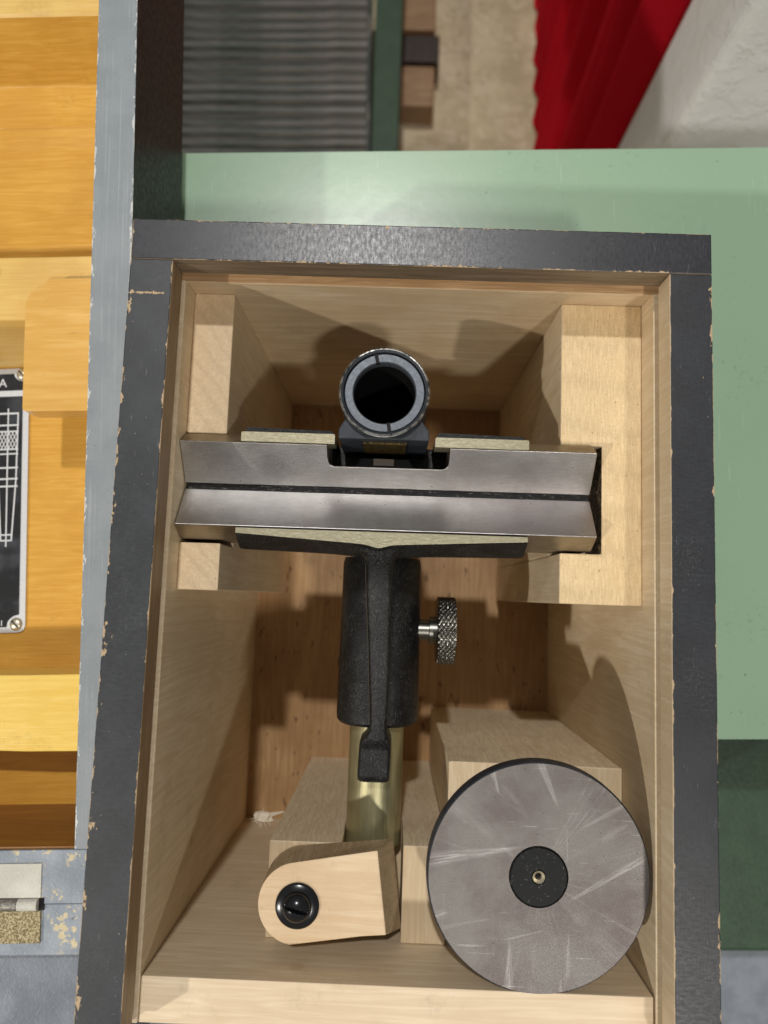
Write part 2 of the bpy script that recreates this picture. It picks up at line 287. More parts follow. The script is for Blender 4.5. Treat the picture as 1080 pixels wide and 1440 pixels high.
def paint(name, c, c2, r=0.35, bumpd=0.25, chip=None, scale=0.05, peel=0.35, wear=False, rv=1.0):
    m = N(name, r); a = m.noise(scale, 4, 0.6); b = m.noise(peel, 3, 0.55, off=(4, 1, 2))
    col = m.mix(m.ss(a, 0.35, 0.68), c, c2)
    sp = m.ss(m.noise(0.45, 2, 0.5, off=(8, 3, 1)), 0.745, 0.775)
    col = m.mix(m.math('MULTIPLY', sp, 0.7), col, tuple(x * 0.35 for x in c))
    sp = m.ss(m.noise(0.9, 2, 0.5, off=(2, 13, 1)), 0.75, 0.78)
    col = m.mix(m.math('MULTIPLY', sp, 0.6), col, tuple(min(1, x * 1.9 + .1) for x in c))
    if wear:   # rubbed streaks along the rail and bright chips on its edges
        q = m.xyz()
        stx = m.math('MULTIPLY', m.ss(m.noise((0.9, 0.012, 1), 4, 0.7, off=(3, 3, 3)), 0.52, 0.66), m.ss(m.noise(0.03, 3, 0.6, off=(4, 4, 4)), 0.4, 0.6))
        col = m.mix(m.math('MULTIPLY', stx, 0.35), col, (0.42, 0.45, 0.47))
        for xv in (0.5, -18.2):
            dd = m.math('ABSOLUTE', m.math('SUBTRACT', q[0], xv))
            th = m.math('MULTIPLY', m.ss(m.noise((0.4, 0.12, 1), 4, 0.75, off=(xv, 5, 0)), 0.46, 0.72), 2.2)
            col = m.mix(m.math('MULTIPLY', m.math('LESS_THAN', dd, th), 0.8), col, (0.66, 0.67, 0.64))
    mk = m.math('MULTIPLY', m.ss(m.noise(0.35, 4, 0.7, off=(14, 2, 6)), 0.60, 0.63), m.ss(m.noise(0.03, 3, 0.6, off=(5, 19, 1)), 0.56, 0.62))
    col = m.mix(m.math('MULTIPLY', mk, 0.28), col, tuple(x * 0.35 for x in c))
    lg_ = m.math('MULTIPLY', m.ss(m.noise((1.6, 0.035, 1), 2, 0.5, off=(24, 2, 6), rot=(0, 0, 0.6)), 0.70, 0.73), m.ss(m.noise(0.02, 2, 0.6, off=(55, 1, 1)), 0.45, 0.55))
    col = m.mix(m.math('MULTIPLY', lg_, 0.5), col, tuple(min(1, x * 1.5 + .08) for x in c))
    if chip:
        k = m.math('MULTIPLY', m.ss(m.noise(0.16, 5, 0.75, off=chip[1]), chip[0], chip[0] + 0.03), m.ss(m.noise(0.05, 2, 0.5, off=(9, 9, 1)), 0.40, 0.50))
        col = m.mix(k, col, m.mix(m.noise(0.5, 2), (0.62, 0.56, 0.38), (0.50, 0.40, 0.22)))
    m.color(col); m.rough(m.ss(b, 0.3, 0.7, r - 0.05 * rv, r + 0.09 * rv)); m.bump(b, bumpd); return m.m
M['green'] = paint('green_machine_paint', (0.265, 0.395, 0.275), (0.28, 0.41, 0.285), 0.285, 0.03, scale=0.012, peel=0.14, rv=0.15)
M['green_dark'] = paint('dark_green_paint_and_shade', (0.018, 0.046, 0.022), (0.024, 0.056, 0.028), 0.55, 0.2)  # the column's own dark green; on the bed it stands in for shade
M['grey'] = paint('blue_grey_paint', (0.215, 0.245, 0.265), (0.25, 0.28, 0.30), 0.40, 0.04, peel=0.6, wear=True)
M['grey_side_shade'] = paint('side_shade_paint', (0.012, 0.014, 0.014), (0.018, 0.021, 0.021), 0.42, 0.005)  # shade of the case's unlit outer side, put into its colour
M['grey_side_shade'].node_tree.nodes['Principled BSDF'].inputs['Specular IOR Level'].default_value = 0.22
M['grey_worn'] = paint('worn_blue_grey_paint', (0.20, 0.235, 0.28), (0.30, 0.34, 0.39), 0.45, 0.3, chip=(0.565, (3, 3, 0)), peel=0.8)
M['grey_lid'] = paint('dark_blue_grey_paint', (0.13, 0.15, 0.18), (0.19, 0.215, 0.25), 0.42, 0.2, peel=0.8)
M['hinge_a'] = paint('pale_painted_steel_leaf', (0.50, 0.49, 0.43), (0.62, 0.61, 0.55), 0.5, 0.5, peel=0.9)
m = N('granular_corroded_leaf', 0.6, 0.3); a = m.noise(1.1, 4, 0.8); m.color(m.mix(m.ss(a, 0.42, 0.60), (0.22, 0.17, 0.08), (0.66, 0.57, 0.35))).bump(a, 0.7); M['hinge_b'] = m.m
m = N('hinge_barrel_steel', 0.45, 0.7); a = m.noise(0.9, 4, 0.7); m.color(m.mix(m.ss(a, .4, .7), (0.20, 0.19, 0.17), (0.40, 0.38, 0.33))).bump(a, 0.2); M['barrel'] = m.m
m = N('black_anodised_plate', 0.33); a = m.noise(0.05, 4, 0.6); m.color(m.mix(m.ss(a, 0.45, 0.7), (0.012, 0.013, 0.015), (0.05, 0.055, 0.065))); M['plate'] = m.m
m = N('plate_silver_line', 0.4, 0.4); a = m.noise(0.8, 3); m.color(m.mix(a, (0.60, 0.62, 0.64), (0.80, 0.81, 0.82))); M['silver'] = m.m
m = N('red_cloth', 0.85, spec=0.08); a = m.noise(0.6, 4, 0.7); b = m.noise(0.004, 3, 0.6)
m.color(m.mix(m.ss(b, 0.35, 0.65), (0.78, 0.017, 0.042), (0.68, 0.014, 0.036))).bump(a, 0.5)
M['red'] = m.m
m = N('rough_white_plaster', 0.45); a = m.noise(0.028, 6, 0.62); b = m.noise(0.006, 4, 0.6); c_ = m.ss(m.noise(0.05, 4, 0.7, off=(5, 5, 5)), 0.5, 0.62)
m.color(m.mix(m.ss(b, 0.35, 0.65), (0.90, 0.92, 0.94), (0.82, 0.84, 0.86))).bump(a, 1.6).bump(c_, 0.5); M['plaster'] = m.m
m = N('stained_beige_screed', 0.7); a = m.noise(0.011, 5, 0.65); b = m.noise(0.03, 5, 0.7, off=(9, 1, 1), dist=1.0)
col = m.mix(m.ss(a, 0.35, 0.65), (0.56, 0.49, 0.32), (0.42, 0.36, 0.22)); col = m.mix(m.math('MULTIPLY', m.ss(b, 0.5, 0.62), 0.5), col, (0.64, 0.56, 0.42))
crk = m.ss(m.math('ABSOLUTE', m.math('SUBTRACT', m.noise(0.006, 5, 0.6, off=(3, 3, 3)), 0.5)), 0.0, 0.01)
col = m.mix(m.math('MULTIPLY', m.math('SUBTRACT', 1.0, crk), 0.5), col, (0.28, 0.22, 0.14)); m.color(col).bump(a, 3.0); M['floor'] = m.m
m = N('grey_rubber_rib', 0.5); a = m.ss(m.noise((0.008, 0.03, 0.03), 4, 0.6), 0.35, 0.65); m.color(m.mix(a, (0.020, 0.028, 0.023), (0.105, 0.098, 0.082))); M['rib'] = m.m
m = N('grey_rubber_base', 0.6); m.color((0.05, 0.047, 0.04)); M['ribbase'] = m.m

# ---------------------------------------------------------------- geometry helpers (mm in, metres out)
def thing(name, label, cat, loc, rotz=0.0, group=None, kind=None):
    o = bpy.data.objects.new(name, None); C.objects.link(o); o.empty_display_size = 0.02
    o.location = Vector(loc) * S; o.rotation_euler = (0, 0, rotz)
    o['label'] = label; o['category'] = cat; o['_o'] = 0
    del o['_o']
    if group: o['group'] = group
    if kind: o['kind'] = kind
    return o
def obj(name, bm, mats, parent=None, origin=(0, 0, 0), bevel=0.0, seg=2, smooth=False, ang=0.6):
    """bm is in the parent's mm; origin gives the object's own origin in those mm"""
    me = bpy.data.meshes.new(name)
    bm.normal_update()
    bmesh.ops.translate(bm, verts=bm.verts, vec=-Vector(origin)); bmesh.ops.scale(bm, verts=bm.verts, vec=(S, S, S))
    bm.to_mesh(me); bm.free()
    if not isinstance(mats, (list, tuple)): mats = [mats]
    for q in mats: me.materials.append(q)
    if smooth:
        for p in me.polygons: p.use_smooth = True
        me.set_sharp_from_angle(angle=ang)
    o = bpy.data.objects.new(name, me); C.objects.link(o); o.parent = parent; o.location = Vector(origin) * S
    if bevel:
        b = o.modifiers.new('bevel', 'BEVEL'); b.width = bevel * S; b.segments = seg; b.limit_method = 'ANGLE'; b.angle_limit = 0.5; b.harden_normals = False
    return o
def tag(o, label, cat, group=None, kind=None):
    o['label'] = label
    if cat: o['category'] = cat
    if group: o['group'] = group
    if kind: o['kind'] = kind
    return o
def recenter(o): return o
def bx(bm, x0, x1, y0, y1, z0, z1, mi=0):
    v = [bm.verts.new(p) for p in ((x0, y0, z0), (x1, y0, z0), (x1, y1, z0), (x0, y1, z0), (x0, y0, z1), (x1, y0, z1), (x1, y1, z1), (x0, y1, z1))]
    for f in ((3, 2, 1, 0), (4, 5, 6, 7), (0, 1, 5, 4), (1, 2, 6, 5), (2, 3, 7, 6), (3, 0, 4, 7)):
        bm.faces.new([v[i] for i in f]).material_index = mi
    return bm
def box(*a): return bx(bmesh.new(), *a)
def prism(bm, pts, axis, a, b, mi=0):
    """pts in the plane across axis: x->(y,z)  y->(x,z)  z->(x,y)"""
    def P(p, t): return {'x': (t, p[0], p[1]), 'y': (p[0], t, p[1]), 'z': (p[0], p[1], t)}[axis]
    A = [bm.verts.new(P(p, a)) for p in pts]; B = [bm.verts.new(P(p, b)) for p in pts]
    n = len(pts); fs = [bm.faces.new(A), bm.faces.new(B)]
    for i in range(n): fs.append(bm.faces.new((A[i], A[(i + 1) % n], B[(i + 1) % n], B[i])))
    for f in fs: f.material_index = mi
    bmesh.ops.recalc_face_normals(bm, faces=fs)
    return bm
def loft(bm, rings, mi=0, caps=True):
    V = [[bm.verts.new(p) for p in r] for r in rings]; n = len(rings[0]); fs = []
    for a, b in zip(V, V[1:]):
        for i in range(n): fs.append(bm.faces.new((a[i], a[(i + 1) % n], b[(i + 1) % n], b[i])))
    if caps: fs.append(bm.faces.new(V[0])); fs.append(bm.faces.new(V[-1]))
    for f in fs: f.material_index = mi
    bmesh.ops.recalc_face_normals(bm, faces=fs)
    return bm
def lathe(bm, prof, c, axis='z', seg=96, close=False, mi=0):
    """prof: (radius, height along axis) outline, from the axis outwards and back"""
    rings = []
    for r, h in prof:
        ring = []
        for i in range(seg):
            t = 2 * PI * i / seg; u, v = r * math.cos(t), r * math.sin(t)
            ring.append({'z': (c[0] + u, c[1] + v, h), 'x': (h, c[1] + u, c[2] + v), 'y': (c[0] + u, h, c[2] + v)}[axis])
        rings.append(ring)
    if close: rings.append(rings[0])
    V = []
    for k, r in enumerate(rings):
        if close and k == len(rings) - 1: V.append(V[0])
        elif prof[k][0] < 1e-4: V.append([bm.verts.new(r[0])])
        else: V.append([bm.verts.new(p) for p in r])
    fs = []
    for a, b in zip(V, V[1:]):
        for i in range(seg):
            j = (i + 1) % seg
            if len(a) == 1 and len(b) == 1: continue
            if len(a) == 1: fs.append(bm.faces.new((a[0], b[j], b[i])))
            elif len(b) == 1: fs.append(bm.faces.new((a[i], a[j], b[0])))
            else: fs.append(bm.faces.new((a[i], a[j], b[j], b[i])))
    for f in fs: f.material_index = mi
    bmesh.ops.recalc_face_normals(bm, faces=fs)
    return bm
def rpoly(pts, r, seg=5):
    """round the corners of a polygon; r is one radius or one per corner"""
    out = []; n = len(pts)
    for i in range(n):
        p = Vector(pts[i]); a = Vector(pts[i - 1]); b = Vector(pts[(i + 1) % n]); rr = r[i] if isinstance(r, (list, tuple)) else r
        if rr <= 0: out.append(tuple(p)); continue
        u = (a - p).normalized(); v = (b - p).normalized()
        p0 = p + u * rr; p1 = p + v * rr
        for k in range(seg + 1):
            t = k / seg; out.append(tuple(p0 * (1 - t) ** 2 + p * 2 * t * (1 - t) + p1 * t * t))
    return out

# ================================================================ the setting
bm = bmesh.new(); bx(bm, -3500, 3500, -3500, 4500, -1232, -1222)
o = obj('floor', bm, M['floor']); o['kind'] = 'structure'

# ================================================================ wooden instrument case
case = thing('instrument_case', 'deep open wooden case with chipped black painted rim and pale wood inside', 'case', (116, -157, -240))
OC = (-116, 157, 240)
def cw(bm): bmesh.ops.translate(bm, verts=bm.verts, vec=OC); return bm
ORG = OC           # parts keep world-aligned texture space: origin at the rim corner
def cobj(name, bm, mats, **k): cw(bm); return obj(name, bm, mats, case, origin=ORG, **k)
GR = [(0, 0), (17.3, 0), (17.3, -13.2), (13.8, -13.2), (13.8, -19.2), (17.3, -19.2), (17.3, -240), (0, -240)]
M['lip'] = wood('dark_lip_wood', (0.30, 0.235, 0.16), (0.17, 0.125, 0.08), 'x', 0.10, speck=0.5, bumpd=0.3)  # darker wood along the lip and in the groove
M['ledge'] = wood('orange_groove_ledge', (0.66, 0.43, 0.23), (0.42, 0.25, 0.12), 'x', 0.2, speck=0.7)
M['lip_side'] = wood('brown_lip_wood', (0.40, 0.29, 0.17), (0.28, 0.19, 0.105), 'y', 0.10, speck=0.2)
def side(name, flip, black):
    bm = bmesh.new()
    P = GR if not flip else [(232 - x if x > 0 else 232, z) for x, z in [(x, z) for x, z in GR]]
    if flip: P = [(232 - (x - 0.6 if x > 1 else x), z) for x, z in GR]
    prism(bm, P, 'y', -16.9, -314)
    for f in bm.faces:
        c = f.calc_center_median(); 
        out = c.x < 0.01 if not flip else c.x > 231.99
        f.material_index = 1 if (c.z > -0.01 or out) else (3 if (-19.19 < c.z < -13.3) else (2 if (c.z > -13.4 and not flip) else 0))
    # cut along the length so the chips and the bevel get enough geometry
    return cobj(name, bm, [M['wall_z'], black, M['lip_side'], M['lip']], bevel=0.5)
bl = black_paint('black_paint_left', [('x', 0, 1.9), ('x', 17.3, 0.55)], crack=('y', -31, 1.1, 'x', 14.5), gloss=0.42, base=(0.024, 0.027, 0.031))
br = black_paint('black_paint_right', [('x', 232, 0.9), ('x', 215.3, 0.35)], gloss=0.42)
bb = black_paint('black_paint_back', [('y', 0, 0.8), ('y', -16.8, 0.5, 17.5, 215), ('x', 232, 1.0), ('x', 0, 0.9)], gloss=0.34, base=(0.017, 0.018, 0.023))
side('side_board', False, bl); side('side_board', True, br)
bm = bmesh.new()
prism(bm, [(0, 0), (-16.8, 0), (-16.8, -13.2), (-13.4, -13.2), (-13.4, -19.2), (-17.9, -19.2), (-17.9, -21.6), (-16.8, -22.0), (-16.8, -240), (0, -240)], 'x', 0, 232)
for f in bm.faces:
    c = f.calc_center_median(); f.material_index = 1 if (c.z > -0.01 or c.y > -0.01 or abs(f.normal.x) > .9) else (2 if c.z > -19.1 else (3 if c.z > -19.3 else 0))
cobj('back_board', bm, [M['wall_x'], bb, M['lip'], M['ledge']], bevel=0.5)
cobj('front_board', box(17.4, 214.6, -314, -297, -240, -20), M['front_x'], bevel=0.4)
cobj('bottom_panel', box(17.4, 215.0, -296.9, -16.9, -240, -230), M['ply'])
# posts with the slots that carry the steel prism
m = N('greasy_slot_end', 0.6); a = m.noise((0.6, 0.6, 0.25), 4, 0.8); m.color(m.mix(m.ss(a, 0.40, 0.66), (0.012, 0.010, 0.008), (0.20, 0.14, 0.08))).bump(a, 0.5); M['slot'] = m.m
def post(name, x0, x1, slot_x0, slot_x1, mats, bv):
    bm = bmesh.new()
    if slot_x1 is None:     # slot runs through the whole width
        prism(bm, [(-16.9, -229.9), (-16.9, -34), (-80.3, -34), (-80.3, -60), (-128, -60), (-128, -34), (-148.2, -34), (-148.2, -229.9)], 'x', x0, x1)
    else:
        ys = [(-16.9, -80.6, x0), (-80.6, -127.2, slot_x1), (-127.2, -148.3, x0)]
        P = [(x1, -16.9), (x0, -16.9), (x0, -80.6), (slot_x1, -80.6), (slot_x1, -127.2), (x0, -127.2), (x0, -148.6), (x1, -148.6)]
        prism(bm, P, 'z', -229.9, -34)
        bx(bm, x0 + 0.3, slot_x1 - 0.01, -127.1, -80.7, -229.8, -60)
    for f in bm.faces:
        f.material_index = 1 if f.normal.z > 0.9 else 0
        if slot_x1 and f.normal.x < -0.9 and abs(f.calc_center_median().x - slot_x1) < 0.05: f.material_index = 2
    return cobj(name, bm, mats + [M['slot']], bevel=bv)
post('support_post', 17.4, 35.0, 0, None, [M['wall_z'], M['end_left']], 0.5)
post('support_post', 180.2, 215.2, 180.2, 197.8, [M['wall_z'], M['end_right']], 0.7)
# end block with the channel for the tube
bm = bmesh.new()
prism(bm, [(59.3, -229.9), (59.3, -56), (91.0, -56), (91.0, -96), (118.0, -96), (118.0, -56), (137.3, -56), (137.3, -229.9)], 'y', -256.2, -296.8)
for f in bm.faces: f.material_index = 1 if f.normal.z > 0.9 else 0
cobj('rest_block', bm, [M['block'], M['block_top']], bevel=0.5)
bm = bmesh.new()
prism(bm, [(137.6, -220.8), (215.2, -221.2), (215.2, -296.8), (137.6, -296.8)], 'z', -229.9, -62)
for f in bm.faces: f.material_index = 1 if f.normal.z > 0.9 else 0
cobj('rest_block', bm, [M['block'], M['block_top']], bevel=0.6)
# turn button
bm = bmesh.new()
def latch_ring(z, x1a, y1a, x1b, y1b, r, cy):
    pts = []
    for k in range(25):
        t = math.radians(97 + (260 - 97) * k / 24); pts.append((75.2 + r * math.cos(t), cy + r * math.sin(t), z))
    pts.append((x1b - 10, y1b - 0.9, z)); pts.append((x1b, y1b, z)); pts.append((x1a, y1a, z)); 
    return pts
loft(bm, [latch_ring(-55.9, 113.6, -253.4, 118.2, -290.6, 16.6, -274.0), latch_ring(-34, 107.0, -251.6, 111.6, -284.4, 16.3, -273.8)])
for f in bm.faces: f.material_index = 0 if f.normal.z > 0.8 else 1
tb = cobj('turn_button', bm, [M['latch'], M['latch_side']], bevel=0.5)
bm = bmesh.new()
lathe(bm, [(0.0, -32.2), (5.2, -32.2), (5.8, -32.3), (8.3, -32.8), (8.9, -33.2), (9.0, -34.4), (0, -34.4)], (75.1, -274.4, 0), seg=64)
ws = obj('screw_washer', cw(bm), M['screw'], tb, smooth=True, ang=0.9)
ws.location = (0, 0, 0); 
for v in ws.data.vertices: v.co -= Vector(OC) * S
bm = bmesh.new(); pr = []
for k in range(13):
    t = PI / 2 * (1 - k / 12); pr.append((6.0 * math.cos(t), -32.4 + 4.4 * math.sin(t)))
lathe(bm, pr, (0, 0, 0), seg=64)
# driver slot pressed into the dome
for v in bm.verts:
    if abs(v.co.y * 0.97 + v.co.x * 0.24) < 0.62 and v.co.z > -32: v.co.z = min(v.co.z, -30.6)
bmesh.ops.translate(bm, verts=bm.verts, vec=(75.1, -274.4, 0))
sh = obj('screw_head', bm, M['screw'], tb, smooth=True, ang=0.9)

# ================================================================ precision instrument lying in the case
ins = thing('levelling_instrument', 'steel V-grooved bar in a black casting with eyepiece tube, knurled knob and khaki column', 'instrument', (105, -130, -60))
OI = (-105, 130, 60)
def iobj(name, bm, mats, parent=None, **k):
    bmesh.ops.translate(bm, verts=bm.verts, vec=OI); return obj(name, bm, mats, parent or ins, origin=OI if parent is None else (0, 0, 0), **k)
# bar: two ground faces sloping down to a relieved slot, back edge notched for the eyepiece bracket
bm = bmesh.new()
xs = [(17.6, -85.6), (79.9, -85.6), (80.0, -90.6), (80.5, -92.2), (81.3, -93.1), (82.8, -93.6), (129.0, -93.6), (130.5, -93.1), (131.4, -92.2), (131.8, -90.6), (131.9, -85.6), (193.4, -85.6)]
def sec(x, yb):
    zb = -24 - 12.2 * (-85.6 - yb) / 16.3
    P = ([(yb, -56), (yb, -54.5)] if yb < -86 else [(-80.8, -56), (-80.8, -32)]) + [(yb, zb), (-101.7, -36.2), (-101.7, -39), (-104.4, -39), (-104.4, -36.2), (-120.9, -24), (-126.2, -34), (-126.2, -56)]
    return [(x, y + (x - 105) * 0.0012, z) for y, z in P]
loft(bm, [sec(*a) for a in xs])
for f in bm.faces:
    c = f.calc_center_median(); n = f.normal
    if abs(n.x) < 0.3 and n.z > 0.6 and -121 < c.y < -85 and c.z > -37: f.material_index = 0
    elif -104.6 < c.y < -101.5 and c.z < -36 and abs(n.x) < 0.5: f.material_index = 2
    else: f.material_index = 1
bar = iobj('v_bar', bm, [M['steel'], M['steel_side'], M['groove']], bevel=0.25)
# casting: front and back cheeks, floor web, rib with hook
def cheek_front():
    bm = bmesh.new(); n = 40; rings = []
    n = 80
    for i in range(n + 1):
        x = 43.2 + (165.0 - 43.2) * i / n; d = abs(x - 103); e = min(x - 43.2, 165.0 - x)
        k = math.exp(-(d / 14.0) ** 2)                      # swelling where the rib joins
        rr = 1 - math.sqrt(max(0, 1 - (max(0, 3 - e) / 3) ** 2)); 
        top_out = -124.4 - 3.4 * (1 - d / 61.0) - 1.1 * math.exp(-(d / 4.0) ** 2)
        low_out = -129.8 - 1.2 * (1 - d / 62) - 1.0 * k
        zl = -46 + 8 * rr
        rings.append([(x, -121.6, -23.6), (x, top_out + 0.5, -23.6), (x, top_out, -24.3), (x, low_out + 0.6 * rr, -34), (x, low_out, -40 + 4 * rr), (x, low_out + 2.5, zl), (x, -127.0, -62), (x, -121.8, -62)])
    loft(bm, rings)
    for f in bm.faces:
        c = f.calc_center_median(); f.material_index = 1 if (f.normal.z > 0.9 and c.z > -24) else 0
    return bm
iobj('casting_front_cheek', cheek_front(), [M['cast'], M['pale']], bevel=0.3)
for a, b in ((43.6, 83.2), (125.4, 164.8)):
    bm = bmesh.new(); prism(bm, rpoly([(a, -85.2), (a, -81.0), (b, -81.0), (b, -85.2)], [.3, .8, .8, .3], 3), 'z', -34, -23.4)
    iobj('casting_back_cheek', bm, [M['pale']], bevel=0.3)
    bm = bmesh.new(); prism(bm, rpoly([(a + 0.2, -80.95), (a + 1.5, -78.2), (b - 1.5, -78.9), (b - 0.2, -80.95)], [.1, 1.2, 1.2, .1], 3), 'z', -70, -27.5)
    q = iobj('casting_back_flange', bm, [M['cast']], bevel=0.6)
bm = bmesh.new(); bx(bm, 44, 164, -126.8, -78.5, -74, -62.1); iobj('casting_base', bm, M['cast'], bevel=1.0)
# rib running down from the cheek and ending in a hook pad
def rib_ring(y, w, zt, zb, r=1.2, cx=104.0):
    x0, x1 = cx - w / 2, cx + w / 2
    return [(x0, y, zb), (x0, y, zt - r * 1.3), (x0 + r * 0.4, y, zt - r * 0.45), (x0 + r * 1.3, y, zt), (x1 - r * 1.3, y, zt), (x1 - r * 0.4, y, zt - r * 0.45), (x1, y, zt - r * 1.3), (x1, y, zb)]
bm = bmesh.new()
loft(bm, [rib_ring(-127.5, 26, -25.5, -60, 4, 103.4), rib_ring(-130.2, 17, -26.5, -60, 3, 103.5), rib_ring(-133, 12.5, -28.5, -60, 2, 103.6), rib_ring(-137, 11.3, -31.5, -62, 1.6, 103.7), rib_ring(-150, 10.6, -35.5, -64, 1.2, 104.0), rib_ring(-170, 9.4, -39.5, -66, 1.2, 104.8), rib_ring(-190, 8.4, -43, -68, 1.2, 105.3),
          rib_ring(-203, 7.6, -46.0, -68, 1.2, 105.4), rib_ring(-206.5, 7.8, -46.8, -68, 1.2, 105.3), rib_ring(-209.5, 10.6, -47.6, -68, 1.6, 104.8), rib_ring(-211.3, 13.4, -48.6, -68, 1.6, 104.4), rib_ring(-213, 14.0, -50.6, -68, 1.5, 104.2), rib_ring(-216, 14.0, -52.0, -68, 1.2, 104.1), rib_ring(-226.5, 14.2, -53.2, -68, 1.2, 103.8), rib_ring(-229.2, 14.0, -54.4, -67, 1.8, 103.8), rib_ring(-230.4, 13.0, -57.5, -66, 2.0, 103.8)])
iobj('casting_rib', bm, M['cast'], smooth=True, ang=0.9)
bm = bmesh.new(); loft(bm, [[(97.0, -129.6, -27.4), (96.8, -129.6, -30), (97.3, -129.6, -30)], [(97.8, -135, -31.6), (97.5, -135, -36), (98.2, -135, -36)], [(98.6, -150, -36.2), (98.3, -150, -39), (99.0, -150, -39)], [(100.0, -170, -40.6), (99.7, -170, -44), (100.4, -170, -44)], [(101.0, -190, -44.2), (100.7, -190, -48), (101.4, -190, -48)], [(101.5, -203, -47.0), (101.2, -203, -50), (101.8, -203, -50)]])
iobj('parting_line', bm, M['pale'])
# split sleeve round the column
bm = bmesh.new()
lathe(bm, [(13.1, -130), (18.2, -130), (18.9, -133), (19.1, -170), (19.4, -203.5), (19.1, -206.2), (17.8, -207.6), (13.1, -207.6)], (104.2, 0, -80), 'y', seg=72, close=True)
iobj('clamp_sleeve', bm, M['cast'], smooth=True, ang=0.5)
bm = bmesh.new(); lathe(bm, [(0, -128), (12.8, -128), (12.8, -262), (12.0, -263), (0, -263)], (104.2, 0, -80), 'y', seg=72)
iobj('column_tube', bm, M['khaki'], smooth=True)
# knurled knob
bm = bmesh.new(); n = 360; rows = 30; V = []
for j in range(rows + 1):
    x = 131.2 + 8.9 * j / rows; ring = []
    for i in range(n):
        t = 2 * PI * i / n; e = min(j, rows - j) / 2.0
        pat = 0.5 * (max(0, math.sin(36 * t + x * 3.1)) ** 0.8 + max(0, math.sin(36 * t - x * 3.1)) ** 0.8) * (1 if e >= 1 else e)
        r = 15.6 + 0.65 * pat - (0.5 if j in (0, rows) else 0)
        ring.append(bm.verts.new((x, -163.6 + r * math.cos(t), -80 + r * math.sin(t))))
    V.append(ring)
for a, b in zip(V, V[1:]):
    for i in range(n): bm.faces.new((a[i], a[(i + 1) % n], b[(i + 1) % n], b[i]))
bm.faces.new(V[0]); bm.faces.new(V[-1][::-1]); bmesh.ops.recalc_face_normals(bm, faces=bm.faces)
kn = iobj('knurled_knob', bm, M['knurl'])
bm = bmesh.new(); lathe(bm, [(0, 122), (5.2, 122), (5.2, 127.6), (6.6, 127.8), (6.6, 131.3), (0, 131.3)], (0, -163.6, -80), 'x', seg=48)
bmesh.ops.translate(bm, verts=bm.verts, vec=(0, 0, 0)); sf = iobj('knob_shaft', bm, M['knurl'], smooth=True, ang=0.6)
# eyepiece
ex, ey = 103.5, -64.4
bm = bmesh.new()
lathe(bm, [(17.0, -15.6), (18.0, -15.0), (18.6, -15.4), (18.8, -16.4), (18.8, -62), (17, -64), (17, -112), (15.2, -112), (15.2, -60), (16.9, -20)], (ex, ey, 0), seg=96, close=True)
iobj('eyepiece_barrel', bm, M['cast_smooth'], smooth=True, ang=0.5)
bm = bmesh.new()
lathe(bm, [(12.9, -17.2), (13.3, -16.6), (16.3, -16.6), (16.7, -17.2), (16.7, -22), (12.9, -22)], (ex, ey, 0), seg=96, close=True)
bm2 = bmesh.new(); lathe(bm2, [(17.9, -14.9), (18.3, -14.7), (18.75, -15.1), (18.95, -15.9), (18.4, -15.9)], (ex, ey, 0), seg=96, close=True)
iobj('barrel_edge', bm2, M['edge'], smooth=True, ang=0.9)
ring = iobj('retaining_ring', bm, M['ring'], smooth=True, ang=0.5)
bm = bmesh.new(); lathe(bm, [(12.9, -22), (12.9, -22.1), (12.9, -105), (0, -105)], (ex, ey, 0), seg=72)
for f in bm.faces: f.normal_flip()
iobj('bore_lining', bm, M['deep_black'], smooth=True)
for t in (104, 279):
    a = math.radians(t); bm = box(12.8, 16.9, -0.75, 0.75, -18.5, -16.35)
    bmesh.ops.rotate(bm, verts=bm.verts, cent=(0, 0, 0), matrix=Matrix.Rotation(a, 3, 'Z')); bmesh.ops.translate(bm, verts=bm.verts, vec=(ex, ey, 0))
    iobj('ring_slot', bm, M['deep_black'])
bm = bmesh.new()
arc = [(ex + 18.0 * math.cos(math.radians(t)), ey + 18.0 * math.sin(math.radians(t))) for t in range(213, 328, 6)]
prism(bm, [(122.6, -83.6), (122.6, -79.6)] + arc[::-1] + [(85.0, -79.6), (85.0, -83.6)], 'z', -78, -18.5)
iobj('eyepiece_bracket', bm, M['cast_smooth'], bevel=0.5)
iobj('brass_shim', box(95.0, 113.4, -84.4, -83.5, -62, -25), M['brass'], bevel=0.2)
bm = bmesh.new(); prism(bm, [(90.0, -93.4), (118.0, -93.4), (115.0, -87.4), (93.4, -87.4)], 'z', -60, -42.5); iobj('clamp_foot', bm, M['cast_smooth'], bevel=0.3)
iobj('index_mark', box(99.2, 108.2, -90.6, -87.6, -42.6, -42.1), M['whitemark'])

# ================================================================ steel disc
disc = thing('round_surface_plate', 'round grey steel disc with black hub standing in the lower right corner of the case', 'steel disc', (170.2, -254.6, -62))
def dobj(name, bm, mats, **k): bmesh.ops.translate(bm, verts=bm.verts, vec=(0, 0, 62)); return obj(name, bm, mats, disc, origin=(0, 0, 42), **k)
bm = bmesh.new()
lathe(bm, [(11.6, -20.0), (42.9, -20.0), (43.4, -20.5), (43.6, -21.2), (43.6, -27.4), (43.1, -28.0), (11.6, -28.0)], (0, 0, 0), seg=160, close=True)
for f in bm.faces: f.material_index = 0 if (f.normal.z > 0.95 and f.calc_center_median().z > -21) else 1
dobj('disc_plate', bm, [M['disc'], M['cast_smooth']], smooth=True, ang=0.4)
bm = bmesh.new(); lathe(bm, [(2.4, -19.9), (2.9, -19.6), (10.8, -19.6), (11.3, -20.0), (11.3, -61.9), (2.4, -61.9)], (0, 0, 0), seg=72, close=True)
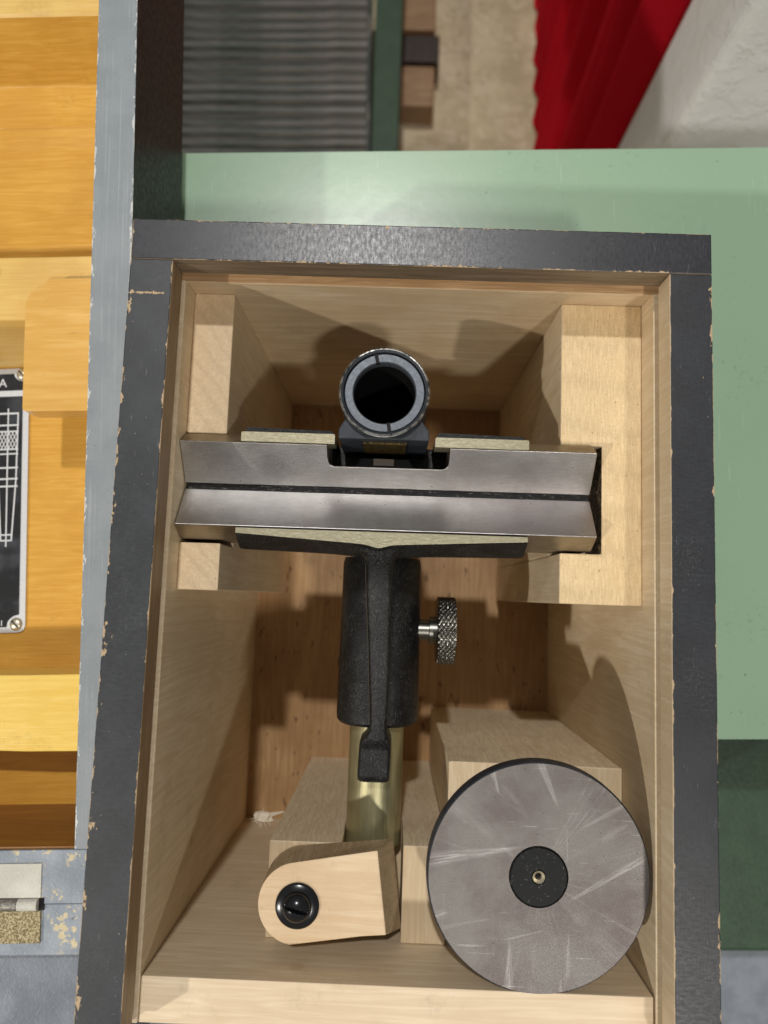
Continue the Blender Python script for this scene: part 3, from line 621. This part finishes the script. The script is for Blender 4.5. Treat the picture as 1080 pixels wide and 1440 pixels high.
dobj('hub', bm, M['hub'], smooth=True, ang=0.5)
bm = bmesh.new(); lathe(bm, [(1.3, -20.6), (2.35, -19.5), (2.35, -24), (1.3, -24)], (0, 0, 0), seg=40, close=True); dobj('centre_bushing', bm, M['boremetal'], smooth=True, ang=0.6)
bm = bmesh.new(); lathe(bm, [(0, -23), (1.3, -23)], (0, 0, 0), seg=24); dobj('centre_hole', bm, M['deep_black'])
disc.rotation_euler = (0, 0, 0)

# splinter of wood torn from the block
bm = bmesh.new(); bmesh.ops.create_icosphere(bm, subdivisions=2, radius=1)
for v in bm.verts:
    v.co = Vector((v.co.x * 4.6, v.co.y * 3.2, v.co.z * 2.4)) * (0.75 + random.random() * 0.6)
bmesh.ops.create_cone(bm, cap_ends=True, segments=5, radius1=1.3, radius2=0.3, depth=9, matrix=Matrix.Translation((6.5, 2.2, 0)) @ Matrix.Rotation(1.35, 4, 'Y') @ Matrix.Rotation(-0.3, 4, 'X'))
for k in range(7):
    a = random.random() * 6.3
    bmesh.ops.create_cone(bm, cap_ends=True, segments=4, radius1=0.35, radius2=0.05, depth=5, matrix=Matrix.Translation((3.8 * math.cos(a), 3 * math.sin(a), 0)) @ Matrix.Rotation(a, 4, 'Z') @ Matrix.Rotation(1.5, 4, 'Y'))
o = obj('wood_splinter', bm, M['chipwood']); o.location = Vector((47.5, -262.0, -109)) * S
tag(o, 'small pale torn splinter of wood stuck to the left corner of the rest block', 'splinter')

# ================================================================ grey painted case at the left (own axes u,v)
ga = math.radians(2.85)
g = thing('grey_tool_case', 'blue grey painted case with varnished yellow wood inside, left of the black case', 'case', (-14.9, 0, -150), ga)
def gobj(name, bm, mats, parent=None, **k):
    if parent is None: bmesh.ops.translate(bm, verts=bm.verts, vec=(0, 0, 150))
    return obj(name, bm, mats, parent or g, origin=(0, 0, 150) if parent is None else (0, 0, 0), **k)
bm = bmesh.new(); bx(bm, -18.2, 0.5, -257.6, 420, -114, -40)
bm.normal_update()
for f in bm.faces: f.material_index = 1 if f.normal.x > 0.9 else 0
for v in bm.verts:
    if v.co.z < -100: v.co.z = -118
gobj('side_wall', bm, [M['grey'], M['grey_side_shade']], bevel=0.5)
gobj('case_foot', box(-230, -19, -200, 60, -124.6, -114.1), M['grey_side_shade'])
gobj('front_wall', box(-230, 0.4, -279.3, -257.7, -114, -40.3), [M['grey_worn']], bevel=0.4)
gobj('front_lining', box(-230, -18.4, -257.6, -256.6, -108, -41.5), M['yellow_brown'])
gobj('floor_panel', box(-230, -18.3, -256.6, 420, -113.9, -108), M['yellow'])
bm = bmesh.new(); prism(bm, [(420, -108), (420, -70), (150, -70), (148, -71.5), (131, -101), (110, -107.9)], 'x', -230, -18.4)
for f in bm.faces: f.material_index = 1 if f.calc_center_median().z > -71 else 0
gobj('step_block', bm, [M['yellow'], M['yellow_pale']], bevel=0.8)
bm = bmesh.new(); prism(bm, [(98, -108), (60, -104), (36, -100), (17.5, -108)], 'x', -230, -18.5); gobj('fillet_block', bm, M['yellow'], bevel=2.0)
bm = bmesh.new(); prism(bm, [(17, -108), (17, -70), (-15.4, -70), (-17.5, -74), (-28, -108)], 'x', -230, -18.45); gobj('cradle_strip', bm, M['yellow_pale'], bevel=0.8)
bm = bmesh.new(); prism(bm, rpoly([(-58.6, -63.4), (-18.4, -63.8), (-18.4, 2.2), (-48.5, 2.2), (-51.5, -1.8), (-56.0, -3.2), (-59.0, -9.5)], [2, 0, 0, 1.2, 2.5, 2.5, 1.5], 4), 'z', -77, -63)
gobj('grip_block', bm, M['grip'], bevel=0.7)
bm = bmesh.new(); loft(bm, [[(-230, -188, -108), (-230, -186.5, -76), (-230, -218, -76), (-230, -221, -108)], [(-54.3, -188.2, -108), (-54.3, -188.2, -70), (-54.3, -223.2, -70), (-54.3, -223.2, -108)], [(-18.5, -188.0, -108), (-18.5, -188.0, -70), (-18.5, -223.4, -70), (-18.5, -223.4, -108)]])
gobj('support_strip', bm, M['yellow_brt'], bevel=0.6)
# lid half beyond the hinge
lid = gobj('lid', box(-230, 0.3, -299.9, -279.6, -90, -41), [M['grey_worn']], bevel=0.5)
bm = bmesh.new(); bx(bm, -230, -0.5, -460, -305.5, -90, -62); gobj('lid_panel', bm, M['grey_lid'], bevel=0.8)
bm = bmesh.new(); bx(bm, -230, -0.5, -306, -299.8, -95, -74); gobj('lid_rebate', bm, M['yellow_brown'])
# hinge
hb = gobj('hinge', box(-90, -31.5, -276.6, -262.9, -41, -39.7), M['hinge_a'], bevel=0.25)
bm = box(-90, -31.4, -294.6, -281.8, -41.2, -39.8); gobj('hinge_leaf', bm, M['hinge_b'], parent=hb, bevel=0.2)
for x0, x1, mt in ((-90, -41.0, M['barrel']), (-40.7, -32.4, M['hinge_a'])):
    bm = bmesh.new(); lathe(bm, [(0, x0), (2.4, x0), (2.4, x1), (0, x1)], (0, -279.3, -39.8), 'x', seg=24); gobj('hinge_knuckle', bm, mt, parent=hb, smooth=True, ang=0.7)
bm = box(-32.3, -30.2, -281.6, -276.8, -42, -40.1); gobj('hinge_recess', bm, M['deep_black'], parent=hb)

# engraved plate on the floor of the grey case
PZ = -107.9
pl = thing('engraved_plate', 'black metal plate with silver border and line drawing, screwed inside the grey case', 'plate', (0, 0, 0))
pl.parent = None
def world_g(u, v, z): return Matrix.Translation(Vector((-14.9, 0, 0))) @ Matrix.Rotation(ga, 4, 'Z') @ Vector((u, v, z))
pl.location = Vector(world_g(0, 0, PZ)) * S; pl.rotation_euler = (0, 0, ga)
def pobj(name, bm, mats, parent=None, **k): return obj(name, bm, mats, parent or pl, **k)
PA = math.radians(1.17)
def pf(x, y, z=0): return (-77.5 + x * math.cos(PA) - y * math.sin(PA), -28.4 + x * math.sin(PA) + y * math.cos(PA), z)
def pfb(bm):
    for v in bm.verts: v.co = pf(*v.co)
    return bm
W_, H_ = 96.0, 141.5
def rect(x0, x1, y0, y1, r): return rpoly([(x0, y0), (x1, y0), (x1, y1), (x0, y1)], r, 6)
bm = bmesh.new(); prism(bm, rect(-W_, 0, -H_, 0, 4.5), 'z', 0, 1.1); pobj('plate_border', pfb(bm), M['silver'], bevel=0.2)
bm = bmesh.new()
field = rpoly([(-3.2, -15.5), (-3.2, -H_ + 9.2), (-6.2, -H_ + 8.8), (-9.3, -H_ + 6.0), (-9.6, -H_ + 3.0), (-W_ + 3.2, -H_ + 3.0), (-W_ + 3.2, -15.5)], [.3, .8, 2, 1.5, .3, .3, .3], 4)
prism(bm, field, 'z', 0.5, 1.35); pobj('plate_field', pfb(bm), M['plate'])
bm = bmesh.new()
prism(bm, rpoly([(-2.6, -12.2), (-2.6, -7.4), (-5.6, -6.8), (-7.8, -4.6), (-8.0, -3.0), (-W_ + 3.2, -3.0), (-W_ + 3.2, -12.2)], [.3, .6, 1.5, .8, .3, .3, .3], 4), 'z', 0.5, 1.35); pobj('title_field', pfb(bm), M['plate'])
def line(bm, p, q, wd=0.8, z=1.42, t=0.08):
    p = Vector(p); q = Vector(q); d = (q - p).normalized(); nrm = Vector((-d.y, d.x)) * wd / 2; d = d * wd * 0.4
    pts = [p - d + nrm, p - d - nrm, q + d - nrm, q + d + nrm]; prism(bm, [tuple(a) for a in pts], 'z', 1.36, z)
def inv(u, v):
    du, dv = u + 77.5, v + 28.4; return (du * math.cos(PA) + dv * math.sin(PA), -du * math.sin(PA) + dv * math.cos(PA))
bm = bmesh.new(); cx_ = inv(-87.8, -51)[0]
R1, B1 = inv(-82.4, -53.4), inv(-82.1, -88.9); B2 = inv(-83.0, -118.8)
L1x = 2 * cx_ - R1[0]
def mir(p): return (2 * cx_ - p[0], p[1])
line(bm, (cx_, R1[1] + 2.5), (cx_, B2[1] - 6), 0.75, 1.46)
sides = [R1, (B1[0] - 0.2, B1[1]), (B2[0] - 0.6, B2[1] - 3)]
for a, b in zip(sides, sides[1:]):
    line(bm, a, b); line(bm, mir(a), mir(b), z=1.43)
for y, wd in ((R1[1], 1.0), (R1[1] - 6.4, 0.9), (R1[1] - 9.8, 0.8), (R1[1] - 19.5, 0.8), (R1[1] - 22.0, 0.8), (R1[1] - 29.5, 0.9), (R1[1] - 35.5, 0.9), (R1[1] - 39.5, 0.9)):
    line(bm, (R1[0], y), (L1x, y), wd, 1.44)
for y in (B2[1], B2[1] - 3): line(bm, (B2[0] - 0.5, y), mir((B2[0] - 0.5, y)), 0.8, 1.44)
for k in range(-2, 7):     # cross hatch of the knurl in the drawing
    x = L1x + k * 1.9
    for s_ in (1, -1):
        a = (x if s_ > 0 else x + 4.4, R1[1] - 10.2); b = (x + 4.4 if s_ > 0 else x, R1[1] - 19.2)
        def cl(p, q):
            lo, hi = L1x + .2, R1[0] - .2
            if max(p[0], q[0]) <= lo or min(p[0], q[0]) >= hi: return None
            def at(xx): t = (xx - p[0]) / (q[0] - p[0]); return (xx, p[1] + t * (q[1] - p[1]))
            p2, q2 = p, q
            if p[0] < lo: p2 = at(lo)
            if q[0] < lo: q2 = at(lo)
            if p[0] > hi: p2 = at(hi)
            if q[0] > hi: q2 = at(hi)
            return p2, q2
        r_ = cl(a, b)
        if r_: line(bm, r_[0], r_[1], 0.45, 1.40 if s_ > 0 else 1.41)
pobj('engraved_drawing', pfb(bm), M['silver'])
def text(s_, x, y, h, name):
    cu = bpy.data.curves.new(name, 'FONT'); cu.body = s_; cu.size = h; cu.extrude = 0.04; cu.align_x = 'RIGHT'; cu.offset = 0.03
    t = bpy.data.objects.new('tmp', cu); C.objects.link(t)
    me = bpy.data.meshes.new_from_object(t.evaluated_get(bpy.context.evaluated_depsgraph_get())); bpy.data.objects.remove(t)
    bm = bmesh.new(); bm.from_mesh(me); bmesh.ops.translate(bm, verts=bm.verts, vec=(x, y, 1.40)); return pobj(name, pfb(bm), M['silver'])
text('A', inv(-89.9, 0)[0], -10.2, 6.6, 'plate_letter'); text('181', inv(-85.9, -165)[0], -H_ + 3.8, 4.0, 'plate_number')
for u, v in ((-80.9, -31.9), (-79.4, -165.6)):
    x, y = inv(u, v)
    bm = bmesh.new(); lathe(bm, [(0, 2.6), (1.6, 2.5), (2.8, 2.0), (3.4, 1.2), (3.4, 1.0), (0, 1.0)], (x, y, 0), seg=40)
    s1 = pobj('plate_screw', pfb(bm), M['boremetal'], smooth=True, ang=0.9)
    bm = bmesh.new(); bx(bm, -2.5, 2.5, -0.35, 0.35, 2.3, 2.63); bmesh.ops.rotate(bm, verts=bm.verts, cent=(0, 0, 0), matrix=Matrix.Rotation(-0.8, 3, 'Z')); bmesh.ops.translate(bm, verts=bm.verts, vec=(x, y, 0)); pobj('screw_slot', pfb(bm), M['deep_black'], s1)

# ================================================================ green machine table and what stands behind
tb_ = thing('green_machine_table', 'glossy light green painted machine table around the back and right of the black case', 'machine table', (170, -20, -239.8), math.radians(2.2))
def wl(x, y):   # world mm -> table local
    a = math.radians(2.2); dx, dy = x - 170, y + 20
    return (dx * math.cos(a) + dy * math.sin(a), -dx * math.sin(a) + dy * math.cos(a))
bk = wl(-19.2, 104.6)[1]; fr = wl(284.9, -217.6)[1]
P = [(-420, bk), (-420, fr), wl(-1.0, -212), wl(-1.0, 1.2), wl(233.2, 1.2), wl(233.2, -219.5), (330, fr), (330, bk)]
bm = bmesh.new(); prism(bm, rpoly(P, [6, 6, 1, 0.5, 0.5, 1, 8, 14], 5), 'z', 0, 114.8)
obj('table_top', bm, M['green'], tb_, bevel=2.0, seg=4)
mb = thing('shade_bed', 'lower dark green bed in front of the light green table, its colour standing in for shade', 'shade bed', (170, -20, -400), math.radians(2.2))
obj('bed', box(-600, 700, wl(331.7, -373.9)[1], bk - 6, 60, 159.6), M['green_dark'], mb, bevel=3)  # soft shade on the green, built as a lower bed in a dark colour
a1 = (300, 0)
bm = bmesh.new(); bx(bm, -500, a1[0] + 300, -760, -366, -30, 90)
o = obj('grey_floor_plate', bm, M['grey_lid']); o.location = Vector((170, -20, -420)) * S; tag(o, 'dark grey plate low down past the dark green bed at the lower right', 'plate')

# dark board, ribbed mat, offcuts, column behind the table
mat_ = thing('ribbed_mat', 'blurred dark grey ribbed mat low down behind the black case', 'mat', (-135, 760, -1040), math.radians(1.3))
obj('mat_base', box(-330, 174, -210, 330, 0, 24), M['ribbase'], mat_, bevel=1)
bm = bmesh.new(); prism(bm, rpoly([(-9.5, 0), (-5.0, 6), (5.0, 6), (9.5, 0)], [0, 3, 3, 0], 4), 'x', -328, 166)
r0 = obj('rib', bm, M['rib'], mat_); r0.location = Vector((0, -196, 24.1)) * S
r0.rotation_euler = (0.10, 0, 0)
for k in range(1, 25):
    q = r0.copy(); C.objects.link(q); q.parent = mat_; q.location = Vector((random.uniform(-2, 2), -196 + 21.5 * k + random.uniform(-1, 1), 24.1 + random.uniform(-2.0, 2.5))) * S; q.rotation_euler = (random.uniform(-0.25, 0.25), 0, random.uniform(-0.006, 0.006))
obj('edge_strip', box(167, 173.5, -208, 328, 24.2, 38), M['rib'], mat_, bevel=1)
lg = box(42, 92, 600, 1250, -1221.9, -1010)
o = obj('green_column', lg, M['green_dark'], None, bevel=2); tag(o, 'dark green machine foot between the ribbed mat and the beige floor', 'machine foot')
for (nm_, lab, x0, x1, y0, y1, z0, z1, mt) in (
    ('wood_offcut', 'nearest blurred wood offcut lying on the beige floor behind the table', 84, 160, 850, 938, -1221.8, -1160, 'plank'),
    ('wood_offcut', 'middle dark wood offcut lying between two paler ones on the floor', 84, 168, 941, 1000, -1221.8, -1150, 'darkwood'),
    ('wood_offcut', 'farthest blurred wood offcut at the top edge of the photo', 84, 158, 1003, 1180, -1221.8, -1140, 'plank')):
    q = obj(nm_, box(x0 - 120, x1 - 120, y0 - 950, y1 - 950, z0 + 1222, z1 + 1222), M[mt], None, bevel=3)
    q.location = Vector((120, 950, -1222)) * S; tag(q, lab, 'wood offcut', 'wood offcuts on the floor')
# red curtain hanging against the right side, white plaster pier in front of it
bm = bmesh.new(); ny, nz = 220, 40; G = []
for i in range(ny + 1):
    y = 443 + 820 * i / ny; row = []
    for j in range(nz + 1):
        t = j / nz; z = -1215 + 1250 * t
        ph = y * 0.085 + 1.1 * math.sin(y * 0.011 + 1) + 0.35 * math.sin(t * 4 + y * 0.02)
        f = abs(math.sin(ph * 0.5)) ** 0.7
        row.append(bm.verts.new((380 - (16 + 70 * t) * (f - 0.5) * (0.7 + 0.6 * math.sin(y * 0.021) ** 2) - 1.0 * math.sin(y * 0.17 + 2 * t), y + 3 * math.sin(t * 9), z)))
    G.append(row)
for i in range(ny):
    for j in range(nz): bm.faces.new((G[i][j], G[i + 1][j], G[i + 1][j + 1], G[i][j + 1]))
bmesh.ops.solidify(bm, geom=bm.faces[:], thickness=1.5)
o = obj('red_curtain', bm, M['red'], None, smooth=True, ang=2.0); tag(o, 'red cloth curtain hanging in deep folds behind the green table', 'curtain')
bm = bmesh.new(); prism(bm, rpoly([(383, 447), (379, 331), (900, 270), (900, 447)], [10, 16, 10, 10], 6), 'z', -1221.9, 60)
o = obj('plaster_pier', bm, M['plaster'], None, bevel=6, seg=3); tag(o, 'rough white plastered pier at the top right behind the green table', 'pier')
